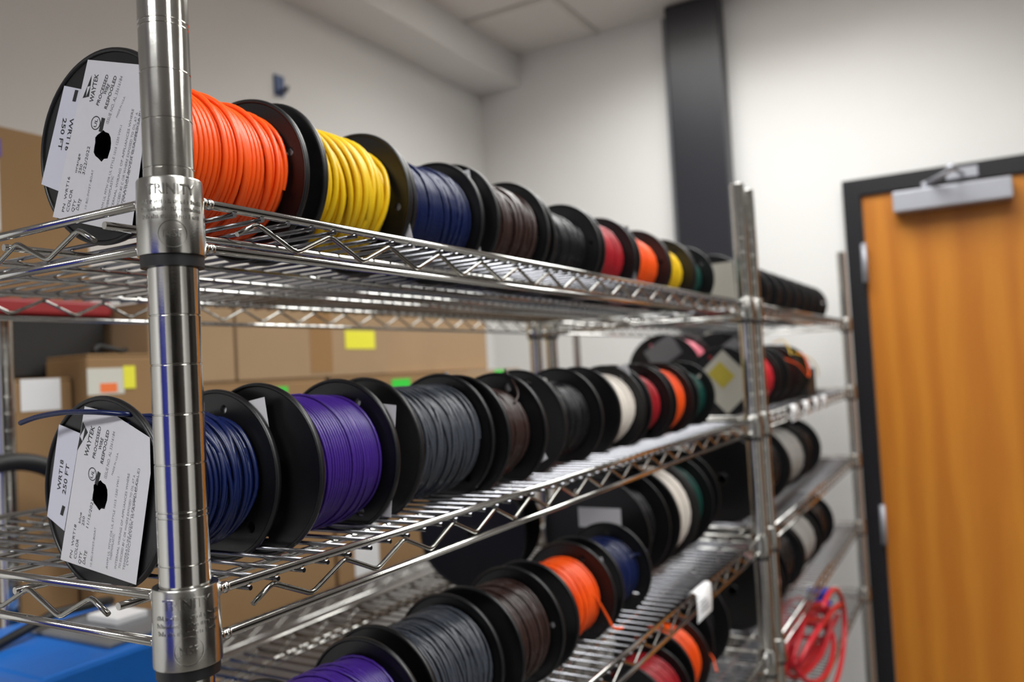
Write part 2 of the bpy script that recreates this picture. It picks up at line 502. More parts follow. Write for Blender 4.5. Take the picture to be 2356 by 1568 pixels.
BOLD = {'WRT16', 'WRT18', '250 FT', 'WAYTEK', 'PROCESSED', 'WIRE', 'RESPOOLED', 'TRINITY', 'UL'}

# raised marks on the two near collars
tv, tf = font_mesh([('TRINITY', (-.0125, -.0), (.0125, 0), .0052), ('NSF', (-.0048, 0), (.0048, 0), .0042)])
half = max(i for i, v in enumerate(tv) if abs(v[0]) > .0049) + 1
cang = math.atan2(CAM.y, CAM.x) + 0.03
def wrap(u, z, lift):
    r = 0.0164 + (0.0072 - z) / 0.0377 * 0.0006 + lift
    t = cang + u / 0.0166
    return (r * math.cos(t), r * math.sin(t), z)
rnd = random.Random(3)
marks = MB()
def raised(V2, F2, dz):
    n = len(V2)
    V = [wrap(u, v + dz, -0.0002) for u, v in V2] + [wrap(u, v + dz, 0.00032) for u, v in V2]
    from collections import Counter
    ec = Counter()
    for f in F2:
        for i in range(len(f)): ec[frozenset((f[i], f[(i + 1) % len(f)]))] += 1
    F = [tuple(i + n for i in f) for f in F2]
    for f in F2:
        for i in range(len(f)):
            a, b = f[i], f[(i + 1) % len(f)]
            if ec[frozenset((a, b))] == 1: F.append((a, b, b + n, a + n))
    marks.add(V, F, False)
nt_ = [f for f in tf if max(f) < half]
raised(tv[:half], nt_, -.0012)
raised(tv[half:], [tuple(i - half for i in f) for f in tf if min(f) >= half], -.0235)
for z in (-.0062, -.0100, -.0138):          # three worn lines of small raised print
    u = -.0165
    while u < .0165:
        w = rnd.uniform(.0004, .0009)
        if rnd.random() < .84:
            h = rnd.choice([.0012, .0016, .0022])
            raised([(u, 0), (u + .00035, 0), (u + .00035, h), (u, h)], [(0, 1, 2, 3)], z)
            if rnd.random() < .6: 
                zz = rnd.choice([0, .0008, .0013]); raised([(u, zz), (u + w, zz), (u + w, zz + .0004), (u, zz + .0004)], [(0, 1, 2, 3)], z)
        u += w + .0003
ring = [(math.cos(i * PI / 20), math.sin(i * PI / 20)) for i in range(40)]
V2 = [(c * .0072, s * .0072) for c, s in ring] + [(c * .0068, s * .0068) for c, s in ring]
raised(V2, [(i, (i + 1) % 40, 40 + (i + 1) % 40, 40 + i) for i in range(40)], -.0218)
mark_me = marks.mesh('embossed_marks'); mark_me.materials.append(COLLAR)
for s in rack1.children:
    if s.name.startswith('shelf'):
        obj('embossed_marks', mark_me, None, s)

# ------------------------------------------------------------------ wire spools
def circ(r, n, c=(0, 0), ph=0):
    return [(c[0] + r * math.cos(ph + 2 * PI * i / n), c[1] + r * math.sin(ph + 2 * PI * i / n)) for i in range(n)]
FL = {}
def flange_mesh(R, hi, ph):
    key = (round(R, 4), hi, round(ph, 2))
    if key in FL: return FL[key]
    n = 72 if hi else 40
    m = MB()
    hr = R * 0.78
    loops = [circ(R - .0012, n), circ(.0082, 16), circ(.0042, 14, (hr * math.cos(ph), hr * math.sin(ph)))]
    if R < .07: loops.append(circ(.0032, 12, (hr * math.cos(ph + 2.2), hr * math.sin(ph + 2.2))))
    m.poly(loops, lambda u, v, w: (w - .0009, -u, v), .0018)
    # raised rim
    k = 8
    V, F = [], []
    for i in range(n):
        t = 2 * PI * i / n
        for j in range(k):
            a_ = 2 * PI * j / k
            rr = R - .0017 + .0017 * math.cos(a_)
            V.append((.0026 * math.sin(a_), -rr * math.cos(t), rr * math.sin(t)))
    for i in range(n):
        for j in range(k):
            F.append((i * k + j, i * k + (j + 1) % k, ((i + 1) % n) * k + (j + 1) % k, ((i + 1) % n) * k + j))
    m.add(V, F, True)
    # hub collar round the bore
    m.lathe([(.0082, -.0018), (.0112, -.0018), (.0116, -.0008)], 20, 'X')
    me = m.mesh('flange', fix=True); me.materials.append(PLASTIC)
    FL[key] = me
    return me

def winding(L, prof, wr, seed, hi, loops, tilt=0.0, messy=0.5, rmax=1.0):
    rng = np.random.default_rng(seed)
    m = MB()
    per, sides = (44, 7) if hi == 2 else (28, 6) if hi == 1 else (18, 5)
    xa, xb = .0035 + wr, L - .0035 - wr
    N = max(3, int((xb - xa) / (2.12 * wr)))
    tt = np.linspace(0, 1, 9)
    pr = np.interp(np.linspace(0, 1, 200), np.linspace(0, 1, len(prof)), prof)
    def sweep(xs, rs, th):
        a = np.arange(sides) * 2 * PI / sides
        rad = np.stack([np.zeros_like(th), np.cos(th), np.sin(th)], 1)
        P = np.stack([xs, rs * np.cos(th), rs * np.sin(th)], 1)
        V = P[:, None, :] + wr * (np.cos(a)[None, :, None] * rad[:, None, :] + np.sin(a)[None, :, None] * np.array([1.0, 0, 0]))
        V = V.reshape(-1, 3); n = len(th)
        i = np.arange(n - 1)[:, None] * sides; k = np.arange(sides)[None, :]; l = (k + 1) % sides
        F = np.stack([i + k, i + sides + k, i + sides + l, i + l], 2).reshape(-1, 4)
        m.add(V.tolist(), F.tolist(), True)
    th = np.linspace(0, 2 * PI * N, N * per)
    t = th / th[-1]
    # stepped advance: runs straight round the drum, then steps across, as machine-wound wire does
    turn = th / (2 * PI); fr_ = turn % 1
    adv = (np.floor(turn) + np.clip((fr_ - .6) / .4, 0, 1) * (1 - messy) + fr_ * messy) / N
    ph = rng.uniform(0, 6.28)
    xs = xa + (xb - xa) * np.clip(adv, 0, 1)
    bunch = np.interp(t, np.linspace(0, 1, 14), rng.normal(0, 1, 14)) * wr * 0.7 * messy
    edge = np.minimum(1, np.minimum(t, 1 - t) * 8)
    xs = xs + edge * (bunch * np.sin(th + ph) + tilt * np.sin(th + ph))
    rs = np.interp(t, np.linspace(0, 1, 200), pr) + np.interp(t, np.linspace(0, 1, 40), rng.normal(0, .35, 40)) * wr * messy
    sweep(np.clip(xs, xa, xb), np.minimum(rs, rmax), th)
    # strands that wander across the coil
    for q in range(loops):
        x1 = rng.uniform(xa, xb); span = rng.uniform(.15, .5) * (xb - xa) * rng.choice([-1, 1])
        rev = rng.uniform(.8, 1.8)
        th2 = np.linspace(0, 2 * PI * rev, int(per * rev) + 2) + rng.uniform(0, 6.28)
        s = np.linspace(0, 1, len(th2))
        xx = np.clip(x1 + span * (s - .5) + rng.uniform(.002, .005) * np.sin(th2 + rng.uniform(0, 6)), xa, xb)
        rr = np.interp((xx - xa) / (xb - xa), np.linspace(0, 1, 200), pr) + wr * (1.75 * np.minimum(1, np.minimum(s, 1 - s) * 9) - .2)
        sweep(xx, np.minimum(rr, rmax), th2)
    # drum of inner layers
    m.lathe([(.012, xa - wr)] + [(np.interp(q, np.linspace(0, 1, len(prof)), prof) - wr * .55, xa - wr + (xb - xa + 2 * wr) * q) for q in np.linspace(0, 1, 12)] + [(.012, xb + wr)], 40, 'X')
    return m

def wire_end(path, wr, seg=7):
    # smooth polyline (Catmull-Rom)
    P = [np.array(p, float) for p in path]
    P = [2 * P[0] - P[1]] + P + [2 * P[-1] - P[-2]]
    out = []
    for i in range(1, len(P) - 2):
        for t in np.linspace(0, 1, 8, endpoint=False):
            a, b, c, d = P[i - 1], P[i], P[i + 1], P[i + 2]
            out.append(.5 * ((2 * b) + (c - a) * t + (2 * a - 5 * b + 4 * c - d) * t * t + (3 * b - a - 3 * c + d) * t ** 3))
    out.append(P[-2])
    return MB().tube(out, wr, seg)

def snap(x, base=0.0):
    d = ((x - base - WX0 - WP / 2 + WP / 2) % WP) - WP / 2
    return x - d + max(-.0055, min(.0055, d))

SINK = 0.012
GROUPS = {ZT: 'wire spools on the top shelf', Z2: 'wire spools on the second shelf', Z3: 'wire spools on the third shelf', 0.9965: 'wire spools on the fourth shelf', 0.7933: 'wire spools on the lowest shelf in view'}
def spool(label, colour, xl, xr, yc, zu, prof, R=0.061, wr=.0014, hi=1, loops=5, tilt=.0006, messy=.5, seed=1, yaw=0, ph=(2.0, 4.2), base=0.0, ends=(), sink=SINK):
    if yaw == 0: xl, xr = (snap(xl, base) if xl > WX0 + base else xl), snap(xr, base)
    L = xr - xl
    root = thing('wire_spool', label, 'wire spool', ((xl + xr) / 2, yc, zu - sink), (0, 0, yaw), GROUPS[zu])
    for x, p in ((-L / 2, ph[0]), (L / 2, ph[1])):
        obj('flange', flange_mesh(R, hi, p), None, root, (x, 0, R))
    MB().lathe([(.0086, 0), (.0086, L)], 20, 'X').build('core_tube', PLASTIC, root, (-L / 2, 0, R))
    w = winding(L, [min(p, R - sink + .0024 - 2.6 * wr) for p in prof], wr, seed, hi, loops, tilt, messy, R - sink + .0024 - wr).build('wire_winding', WM[colour], root, (-L / 2, 0, R))
    for pth in ends:
        wire_end(pth, wr).build('loose_end', WM[colour], w)
    return root, L, R

def side_label(root, L, R, side, pts, m, name='paper_label', lift=0.0):
    """paper stuck on a flange; pts in (u, v) with u towards -Y, v up, hub at origin; side -1 near, +1 far"""
    x = side * (L / 2 + .0029 + lift)
    return MB().poly([pts], lambda u, v, w: (x + side * w, -u, v), .0003).build(name, m, root, (0, 0, R), fix=True)
def rrect(w, h, ang=0, c=(0, 0)):
    ca, sa = math.cos(ang), math.sin(ang)
    return [(c[0] + x * ca - y * sa, c[1] + x * sa + y * ca) for x, y in ((-w / 2, -h / 2), (w / 2, -h / 2), (w / 2, h / 2), (-w / 2, h / 2))]

# ---- top shelf, near to far
S1 = spool('bright orange wire spool nearest on the top shelf, white printed labels on its flange', 'orange', .0225, .1355, .0885, ZT, [.0535, .0525, .051, .0495, .0485, .048, .046, .044, .0425], hi=2, loops=6, seed=11, wr=.0019, messy=.22, ph=(1.35, 4.4), yaw=.07, R=.0595)
S2 = spool('yellow wire spool, second in the top row behind the orange one', 'yellow', .158, .258, .094, ZT, [.0475, .049, .0495, .0495, .049, .0485, .046, .0415, .04], hi=2, loops=8, seed=12, wr=.0023, messy=.7, tilt=.0012, ph=(2.6, 3.9))
S3 = spool('dark blue wire spool, third in the top row after the yellow one', 'blue', .27, .38, .1, ZT, [.043, .046, .047, .047, .0475, .048, .048, .0475, .046], hi=1, loops=6, seed=13, ph=(2.6, 5.35), messy=.45)
S4 = spool('dark brown wire spool, fourth in the top row after the dark blue one', 'brown', .393, .501, .092, ZT, [.047, .049, .0495, .05, .05, .0495, .048, .046, .044], hi=1, loops=7, seed=14, wr=.0025, messy=.8, tilt=.0015, ph=(2.4, 4.0))
S5 = spool('glossy black wire spool, fifth in the top row between brown and red wire', 'black', .535, .66, .1, ZT, [.036, .04, .042, .042, .041, .040, .039], hi=1, loops=6, seed=15, messy=.8)
S6 = spool('crimson red wire spool, sixth in the top row before the small orange one', 'red', .675, .785, .102, ZT, [.046, .0465, .046, .0455, .045, .044], hi=1, loops=3, seed=16, ph=(1, 2.4))
S7 = spool('orange wire spool far along the top row, between red and yellow wire', 'orange', .80, .925, .103, ZT, [.043, .0435, .044, .044, .043, .042], hi=0, loops=4, seed=17)
S8 = spool('yellow wire spool far along the top row, next to the dark green one', 'yellow', .937, 1.053, .104, ZT, [.041, .042, .0425, .042, .041], hi=0, loops=3, seed=18, ph=(1, .9))
S9 = spool('dark green wire spool at the far end of the front top row', 'green', 1.065, 1.170, .105, ZT, [.038, .039, .039, .038], hi=0, loops=2, seed=19, ph=(1, .6))

# labels of the near orange spool
S1T = [('WAYTEK', (-0.0064, 0.0274), (-0.0006, 0.0434), .0036), ('PROCESSED', (-0.0017, 0.0244), (0.0081, 0.0409), .0026), ('WIRE', (0.0046, 0.0296), (0.009, 0.0347), .0026), ('RESPOOLED', (0.0053, 0.0209), (0.0151, 0.0388), .0026), ('PN  WRT16', (-0.0362, -0.0352), (-0.0295, -0.0144), .0023), ('COLOR', (-0.0319, -0.0358), (-0.0272, -0.0226), .0026), ('orange', (-0.0235, -0.0129), (-0.0193, -0.0018), .0022), ('QTY', (-0.0274, -0.0365), (-0.0244, -0.0297), .0026), ('250', (-0.02, -0.014), (-0.0177, -0.0087), .0024), ('DATE', (-0.0231, -0.036), (-0.0197, -0.0299), .0026), ('3/22/2022', (-0.0164, -0.0151), (-0.0105, 0.0012), .0024), ('UL', (-0.0046, 0.0118), (-0.0027, 0.0165), .0024)]
S1S = [('ISSUE NO. AL 33616184', (0.0062, 0.0118), (0.0202, 0.0376), .0024), ('10 BC-5W2T-BOAT', (-0.0159, -0.0361), (-0.008, -0.0134), .0017), ('AWM UL MTW OR UL STYLE 1015 1230 VW-1', (-0.0023, -0.0406), (0.018, 0.0088), .0019), ('THERMOPLASTIC', (0.0026, -0.0393), (0.0093, -0.0199), .0019), ('INTERNAL WIRING OF APPLIANCES WHERE', (0.0064, -0.0418), (0.0285, 0.0166), .0019), ('TO EXCEED 80 C OR WHERE EXPOSED TO OIL AT A', (0.0103, -0.0433), (0.0317, 0.014), .0019), ('TEMPERATURE NOT TO EXCEED 60 C', (0.0138, -0.0438), (0.0344, 0.0134), .0019), ('(WHICHEVER IS APPLICABLE)', (0.0174, -0.0365), (0.0362, 0.0189), .0019), ('MADE IN U.S.A.', (0.0141, 0.0141), (0.0217, 0.0254), .0015)]
S1N = [('WRT16', (-0.028, 0.0221), (-0.034, 0.0029), .0036), ('250 FT', (-0.0345, 0.0234), (-0.0405, 0.0047), .0036)]
T1T = [('WAYTEK', (-0.0109, 0.023), (-0.0023, 0.0417), .0038), ('PROCESSED', (-0.0035, 0.0221), (0.004, 0.0416), .0027), ('WIRE', (0.0029, 0.0273), (0.0061, 0.0344), .0027), ('RESPOOLED', (0.0044, 0.0189), (0.0121, 0.0393), .0027), ('PN  WRT18', (-0.0312, -0.0408), (-0.0247, -0.0195), .0024), ('COLOR', (-0.0264, -0.041), (-0.0227, -0.0285), .0027), ('blue', (-0.0207, -0.0183), (-0.0187, -0.0114), .0022), ('QTY', (-0.0218, -0.0438), (-0.0197, -0.0364), .0027), ('250', (-0.017, -0.0197), (-0.0156, -0.0139), .0024), ('DATE', (-0.0175, -0.0437), (-0.0145, -0.0355), .0027), ('11/15/2021', (-0.0128, -0.021), (-0.0062, -0.0037), .0024), ('UL', (-0.0066, 0.0097), (-0.0042, 0.0147), .0024)]
T1S = [('ISSUE NO. AL 33616184', (0.0074, 0.0100), (0.0178, 0.0384), .0024), ('10 BC-5W2T-BOAT', (-0.0108, -0.0446), (-0.0046, -0.0201), .0017), ('AWM UL MTW OR UL STYLE 1015 1230 VW-1', (0.0052, -0.0449), (0.0202, 0.0112), .0019), ('THERMOPLASTIC', (0.0094, -0.0395), (0.0137, -0.0232), .0019), ('INTERNAL WIRING OF APPLIANCES WHERE', (0.0137, -0.0442), (0.0302, 0.0134), .0019), ('TO EXCEED 80 C OR WHERE EXPOSED TO OIL AT A', (0.0177, -0.0439), (0.0353, 0.0126), .0019), ('TEMPERATURE NOT TO EXCEED 60 C', (0.0217, -0.0446), (0.0371, 0.0086), .0019), ('(WHICHEVER IS APPLICABLE)', (0.025, -0.0414), (0.0397, 0.0166), .0019), ('MADE IN U.S.A.', (0.0138, 0.0121), (0.0203, 0.0258), .0015)]
T1N = [('WRT18', (-0.0413, 0.0015), (-0.0365, 0.0209), .0036), ('250 FT', (-0.036, -0.001), (-0.0305, 0.0181), .0036)]
def printed_labels(sp, main, narrow, logo, big, small, ntext, logo2):
    root, L, R = sp
    rj = random.Random(5)
    hole = [(math.cos(2 * PI * i / 18) * .0078 * rj.uniform(.82, 1.12), math.sin(2 * PI * i / 18) * .0092 * rj.uniform(.85, 1.1)) for i in range(18)]
    x = -L / 2 - .0029
    a = lambda d: (lambda u, v, w: (x - d - w, -u, v))
    nl = MB().poly([narrow], a(0), .0002).build('narrow_label', PAPER2, root, (0, 0, R), fix=True)
    ml = MB().poly([main, hole], a(.0003), .0002).build('main_label', PAPER, root, (0, 0, R), fix=True)
    def ink(items, d, m, par, extra=()):
        V, F = font_mesh(items)
        b = MB().add([(x - d, -u, v) for u, v in V], F, False)
        for p in extra: b.add([(x - d, -u, v) for u, v in p], [tuple(range(len(p)))], False)
        b.build('lettering', m, par)
    # logo: three solid triangles
    A, B, Cc = [np.array(p) for p in logo]
    mid = lambda p, q: (p + q) / 2
    tri = [(A, mid(A, B) * .98 + Cc * .02, mid(A, Cc)), (mid(A, B), B, mid(B, Cc)), (mid(A, Cc), mid(B, Cc), Cc)]
    e1 = np.array(big[-1][2]) - np.array(big[-1][1]); cu_ = np.array(big[-1][1]) + e1 / 2; e1 = e1 / np.linalg.norm(e1); e2 = np.array([-e1[1], e1[0]])
    cc = cu_ + e2 * .0012
    ringq = []
    for i in range(24):
        t0, t1 = 2 * PI * i / 24, 2 * PI * (i + 1) / 24
        f = lambda r, t: tuple(cc + r * (math.cos(t) * e1 + math.sin(t) * e2))
        ringq.append((f(.0042, t0), f(.0042, t1), f(.0036, t1), f(.0036, t0)))
    bar = [tuple(cc - e2 * .0042 + e1 * s * .0042 - e2 * q) for s, q in ((-1, 0), (1, 0), (1, .0032), (-1, .0032))]
    ink(big, .0006, INK, ml, [tuple(map(tuple, t)) for t in tri] + ringq + [bar])
    ink(small, .0006, INK2, ml)
    ink(ntext, .0003, INK, nl, [logo2])
printed_labels(S1, [(-0.0098, 0.0544), (0.0456, 0.0386), (0.0219, -0.0558), (-0.0471, -0.0368)], [(-0.0325, 0.0431), (-0.0142, 0.0368), (-0.0389, -0.0223), (-0.0574, -0.0146)], [(-0.0066, 0.0443), (-0.0156, 0.0319), (-0.0098, 0.0317)], S1T, S1S, S1N, [(-.0225, .0385), (-.0195, .0375), (-.0225, .031), (-.0255, .032)])
side_label(*S1, 1, rrect(.085, .055, .7, (.006, -.006)), PAPER)
side_label(*S2, 1, rrect(.08, .06, .2, (.014, -.024)), PAPER)
side_label(*S3, 1, rrect(.04, .10, .1, (.03, -.004)), PAPER)
side_label(*S6, 1, rrect(.05, .09, .1, (.03, -.004)), GREYLAB)

# ---- second shelf
T1 = spool('navy blue wire spool nearest on the second shelf, its wire tail poking left', 'blue', .0315, .122, .1125, Z2, [.043, .0435, .0435, .043, .0425, .042, .0415], hi=2, loops=14, seed=21, wr=.0017, messy=.9, tilt=.002, ph=(1.02, 5.45), sink=.015,
           ends=[[(.004, -.028, .047), (.0, -.030, .0485), (-.006, -.027, .0495), (-.013, -.010, .0515), (-.017, .012, .052), (-.02, .034, .050), (-.022, .050, .0465)]])
printed_labels(T1, [(-0.0121, 0.0548), (0.0144, 0.0501), (0.0497, 0.0348), (0.0492, 0.0138), (0.0319, -0.0522), (-0.0433, -0.0422)], [(-0.0404, 0.0440), (-0.0182, 0.0380), (-0.0386, -0.0239), (-0.0569, -0.0152)], [(-0.0144, 0.0454), (-0.0215, 0.0271), (-0.0096, 0.0386)], T1T, T1S, T1N, [(-.0395, -.0075), (-.0365, -.0085), (-.0395, -.0145), (-.0425, -.0135)])
T2 = spool('purple wire spool on the second shelf, right after the navy blue one', 'purple', .130, .212, .084, Z2, [.0475, .049, .0495, .0495, .0495, .0495, .049, .0475, .045], hi=2, loops=3, seed=22, wr=.0012, messy=.15, ph=(2.6, 5.15),
           ends=[[(.018, .044, .018), (.012, .047, .030), (.016, .045, .036)]])
T3 = spool('charcoal grey wire spool on the second shelf, between purple and brown wire', 'grey', .254, .365, .092, Z2, [.051, .0525, .0525, .052, .052, .0515, .051, .050], hi=2, loops=16, seed=23, wr=.0016, messy=.8, tilt=.0012, ph=(2.2, 5.35))
T4 = spool('brown wire spool on the second shelf with a loose end looped over its flange', 'brown', .376, .452, .080, Z2, [.043, .044, .044, .0435, .042], R=.060, hi=1, loops=2, seed=24, wr=.0012, messy=.2, ph=(2.0, 1.2),
           ends=[[(.05, -.036, .028), (.062, -.034, .036), (.07, -.026, .047), (.074, -.016, .058), (.077, -.012, .063), (.08, -.012, .058)]])
T5 = spool('black wire spool on the second shelf between brown and white wire', 'black', .516, .61, .09, Z2, [.042, .043, .043, .042, .0415], hi=1, loops=10, seed=25, messy=.8, ph=(1.2, 1.9))
T6 = spool('white wire spool on the second shelf, next to the black one', 'white', .69, .777, .1, Z2, [.045, .0465, .0465, .046, .045], hi=1, loops=3, seed=26, ph=(1.6, 1.0))
T7 = spool('red wire spool on the second shelf between white and orange wire', 'red', .80, .886, .099, Z2, [.042, .043, .0435, .043], hi=1, loops=3, seed=27, ph=(1.6, 5.2))
T8 = spool('orange wire spool on the second shelf between red and green wire', 'orange', .90, .98, .097, Z2, [.048, .0485, .0485, .048], hi=1, loops=4, seed=28, ph=(1.6, 5.4))
T9 = spool('dark green wire spool at the end of the front row on the second shelf', 'green', 1.03, 1.12, .103, Z2, [.042, .042, .042], hi=0, loops=2, seed=29, ph=(1, .8))
side_label(*T1, 1, rrect(.10, .045, .15, (.0, .024)), PAPER)
side_label(*T2, 1, rrect(.045, .086, -.12, (.030, -.002)), PAPER)
side_label(*T3, 1, rrect(.07, .05, .6, (-.006, .022)), PAPER)
side_label(*T4, 1, rrect(.06, .10, .5, (.006, .0)), PAPER)
side_label(*T6, 1, rrect(.05, .06, .3, (.02, .026)), PAPER)

# ---- third shelf
U0 = spool('purple wire spool nearest in view on the third shelf, at the bottom edge', 'purple', .135, .228, .085, Z3, [.046, .047, .047, .0465, .045], hi=1, loops=5, seed=31, wr=.0013, messy=.5)
U1 = spool('dark grey wire spool on the third shelf between purple and brown wire', 'grey', .262, .363, .094, Z3, [.050, .0515, .0515, .051, .050], hi=1, loops=14, seed=32, messy=.8, tilt=.0015, ph=(2.3, 5.5))
U2 = spool('dark brown wire spool on the third shelf before the bright orange one', 'brown', .385, .468, .085, Z3, [.047, .048, .0485, .048, .047], hi=1, loops=9, seed=33, messy=.7, R=.062)
U3 = spool('bright orange wire spool on the third shelf with a loose end in front', 'orange', .505, .604, .085, Z3, [.042, .0435, .044, .043, .042], hi=1, loops=6, seed=34, messy=.6, ph=(2, 5.2),
           ends=[[(.07, -.040, .014), (.082, -.046, -.002), (.090, -.052, -.02), (.094, -.058, -.034), (.102, -.066, -.036)]])
U4 = spool('navy blue wire spool on the third shelf behind the bright orange one', 'blue', .635, .728, .087, Z3, [.040, .042, .042, .041], hi=1, loops=6, seed=35, messy=.7, ph=(2, 5.6),
           ends=[[(.075, -.036, .02), (.09, -.043, .022), (.097, -.05, .018), (.1, -.053, .026)]])
U5 = spool('large black spool on the third shelf with a rectangular white label on its face', 'black', .80, .885, .135, Z3, [.06, .06, .06], R=.083, sink=.0055, hi=1, loops=2, seed=36)
U6 = spool('large spool of white wire on the third shelf', 'white', .915, 1.0, .13, Z3, [.071, .072, .0715], R=.083, sink=.0055, hi=1, loops=3, seed=37, ph=(1.9, .3))
U7 = spool('large spool of green wire on the third shelf behind the white wire', 'green', 1.012, 1.09, .13, Z3, [.064, .065, .064], R=.083, sink=.0055, hi=1, loops=2, seed=38, ph=(1, 5.5))
U8 = spool('large black wire spool at the far post of the third shelf', 'black', 1.10, 1.16, .14, Z3, [.06, .06], R=.083, sink=.0055, hi=0, loops=0, seed=39)
U9 = spool('large black spool at the back of the third shelf, behind the brown wire', 'black', .74, .83, .32, Z3, [.06, .06, .06], R=.083, sink=.0024, hi=1, loops=0, seed=40, yaw=0.25)
side_label(*U5, -1, rrect(.066, .028, 0, (.008, .024)), PAPER)
side_label(*U5, -1, rrect(.09, .024, 0, (.006, -.018)), PAPER)
side_label(*U1, 1, rrect(.06, .07, .3, (.018, .004)), PAPER)
side_label(*U2, 1, rrect(.07, .06, .3, (.012, .004)), PAPER)
side_label(*U3, 1, rrect(.05, .06, .2, (.026, .01)), PAPER)

# ---- fourth shelf
Z4 = 0.9965
W1 = spool('red wire spool on the fourth shelf, low in the picture', 'red', .775, .865, .09, Z4, [.05, .051, .05], hi=1, loops=4, seed=41)
W2 = spool('orange wire spool on the fourth shelf, next to the red one', 'orange', .885, .96, .095, Z4, [.052, .053, .052], R=.066, sink=.0055, hi=1, loops=3, seed=42, ends=[[(.09, -.04, .02), (.1, -.06, .0), (.095, -.066, -.012), (.09, -.07, -.02)]])
W3 = spool('black wire spool on the fourth shelf under the paper rail tag', 'black', .992, 1.08, .115, Z4, [.06, .06], R=.085, sink=.0055, hi=0, loops=0, seed=43)
# ---- second rack beside the door
b2 = XB
for i in range(9):
    x = 1.335 + i * .113
    r = spool(f'black wire spool, {["first", "second", "third", "fourth", "fifth", "sixth", "seventh", "eighth", "ninth"][i]} from the post in the far top row by the door', 'black', x, x + .092, .095, ZT, [.049, .049], hi=0, loops=0, seed=60 + i, base=b2)
    if i == 0:
        side_label(*r, -1, rrect(.082, .092, .03, (.004, -.004)), CREAM)
        side_label(*r, -1, rrect(.012, .06, .03, (-.028, .0)), YSTICK, 'sticker', .0005)
        r[0]['label'] = 'black wire spool with a big cream label, behind the far post of the top row'
r = spool('rose red wire spool with a cream label on the far rack second shelf', 'rose', 1.33, 1.515, .085, Z2, [.058, .059, .058], R=.07, sink=.0055, hi=0, loops=2, seed=71, base=b2)
side_label(*r, -1, rrect(.085, .095, .75, (.004, .0)), CREAM)
side_label(*r, -1, rrect(.035, .042, .75, (-.002, .014)), mat('sticker_mustard', (200, 184, 70), .6), 'sticker', .0005)
r = spool('pink wire spool with a grey label at the back of the far rack second shelf', 'pink', 1.60, 1.72, .30, Z2, [.078, .079, .078], R=.092, sink=.0055, hi=0, loops=1, seed=52, base=b2)
side_label(*r, -1, rrect(.08, .055, .55, (.0, .048)), GREYLAB)
r = spool('black spool with a grey label behind the far post, back of second shelf', 'black', 1.93, 2.02, .27, Z2, [.05, .05], R=.094, sink=.0024, hi=0, loops=0, seed=53, base=b2, yaw=.3)
side_label(*r, -1, rrect(.12, .06, .6, (.01, .02)), GREYLAB)
spool('black spool standing on the far rack second shelf after the rose red wire', 'black', 1.535, 1.60, .085, Z2, [.05, .05], R=.072, sink=.0055, hi=0, loops=0, seed=72, base=b2)
o1 = spool('black spool on the far rack between the orange and yellow wire tails', 'orange', 1.62, 1.73, .085, Z2, [.045, .045], R=.072, sink=.0055, hi=0, loops=0, seed=73, base=b2,
      ends=[[(.02, -.05, .04), (.05, -.078, .022), (.08, -.09, .0), (.10, -.092, -.008), (.13, -.088, .01), (.15, -.076, .04), (.148, -.06, .05)]])
o2 = spool('last black spool on the far rack second shelf, with a yellow wire tail', 'yellow', 1.75, 1.87, .085, Z2, [.045, .045], R=.072, sink=.0055, hi=0, loops=0, seed=74, base=b2,
      ends=[[(.03, -.05, .05), (.06, -.08, .035), (.10, -.09, .01), (.12, -.088, -.012)], [(-.05, -.02, .075), (-.06, -.045, .08), (-.07, -.06, .06), (-.085, -.066, .045)]])
spool('black spool on the third shelf of the far rack, nearest the post', 'black', 1.33, 1.55, .10, Z3, [.07, .07], R=.088, sink=.0055, hi=0, loops=0, seed=75, base=b2)
spool('clear grey wire spool on the third shelf of the far rack', 'clear', 1.60, 1.80, .10, Z3, [.068, .069, .068], R=.08, sink=.0055, hi=0, loops=2, seed=76, base=b2)
spool('black spool at the door end of the far rack third shelf', 'black', 1.84, 1.98, .10, Z3, [.06, .06], R=.08, sink=.0055, hi=0, loops=0, seed=77, base=b2)
spool('pale pink wire spool on the fourth shelf of the far rack', 'palepink', 1.32, 1.42, .09, Z4, [.07, .07], R=.076, sink=.0055, hi=0, loops=2, seed=78, base=b2)
spool('black spool on the fourth shelf of the far rack after the pale pink one', 'black', 1.45, 1.62, .09, Z4, [.06, .06], R=.08, sink=.0055, hi=0, loops=0, seed=79, base=b2)
spool('grey wire spool on the fourth shelf of the far rack', 'clear', 1.66, 1.84, .09, Z4, [.066, .066], R=.076, sink=.0055, hi=0, loops=1, seed=80, base=b2)
spool('black spool at the door end of the far rack fourth shelf', 'black', 1.90, 2.05, .09, Z4, [.06, .06], R=.078, sink=.0055, hi=0, loops=0, seed=81, base=b2)
# black box by the door end of the second shelf
t = thing('parts_bin', 'small black plastic parts bin by the door end of the far rack', 'bin', (2.08, .10, Z2 - .0026))
m = MB(); m.box(-.06, .06, -.05, .05, 0, .004); m.box(-.06, -.056, -.05, .05, .004, .075); m.box(.056, .06, -.05, .05, .004, .075); m.box(-.056, .056, -.05, -.046, .004, .06); m.box(-.056, .056, .046, .05, .004, .075)
m.build('body', BLACKBIN, t)
MB().box(-.062, .062, .044, .052, .075, .081).build('lip', BLACKBIN, t)

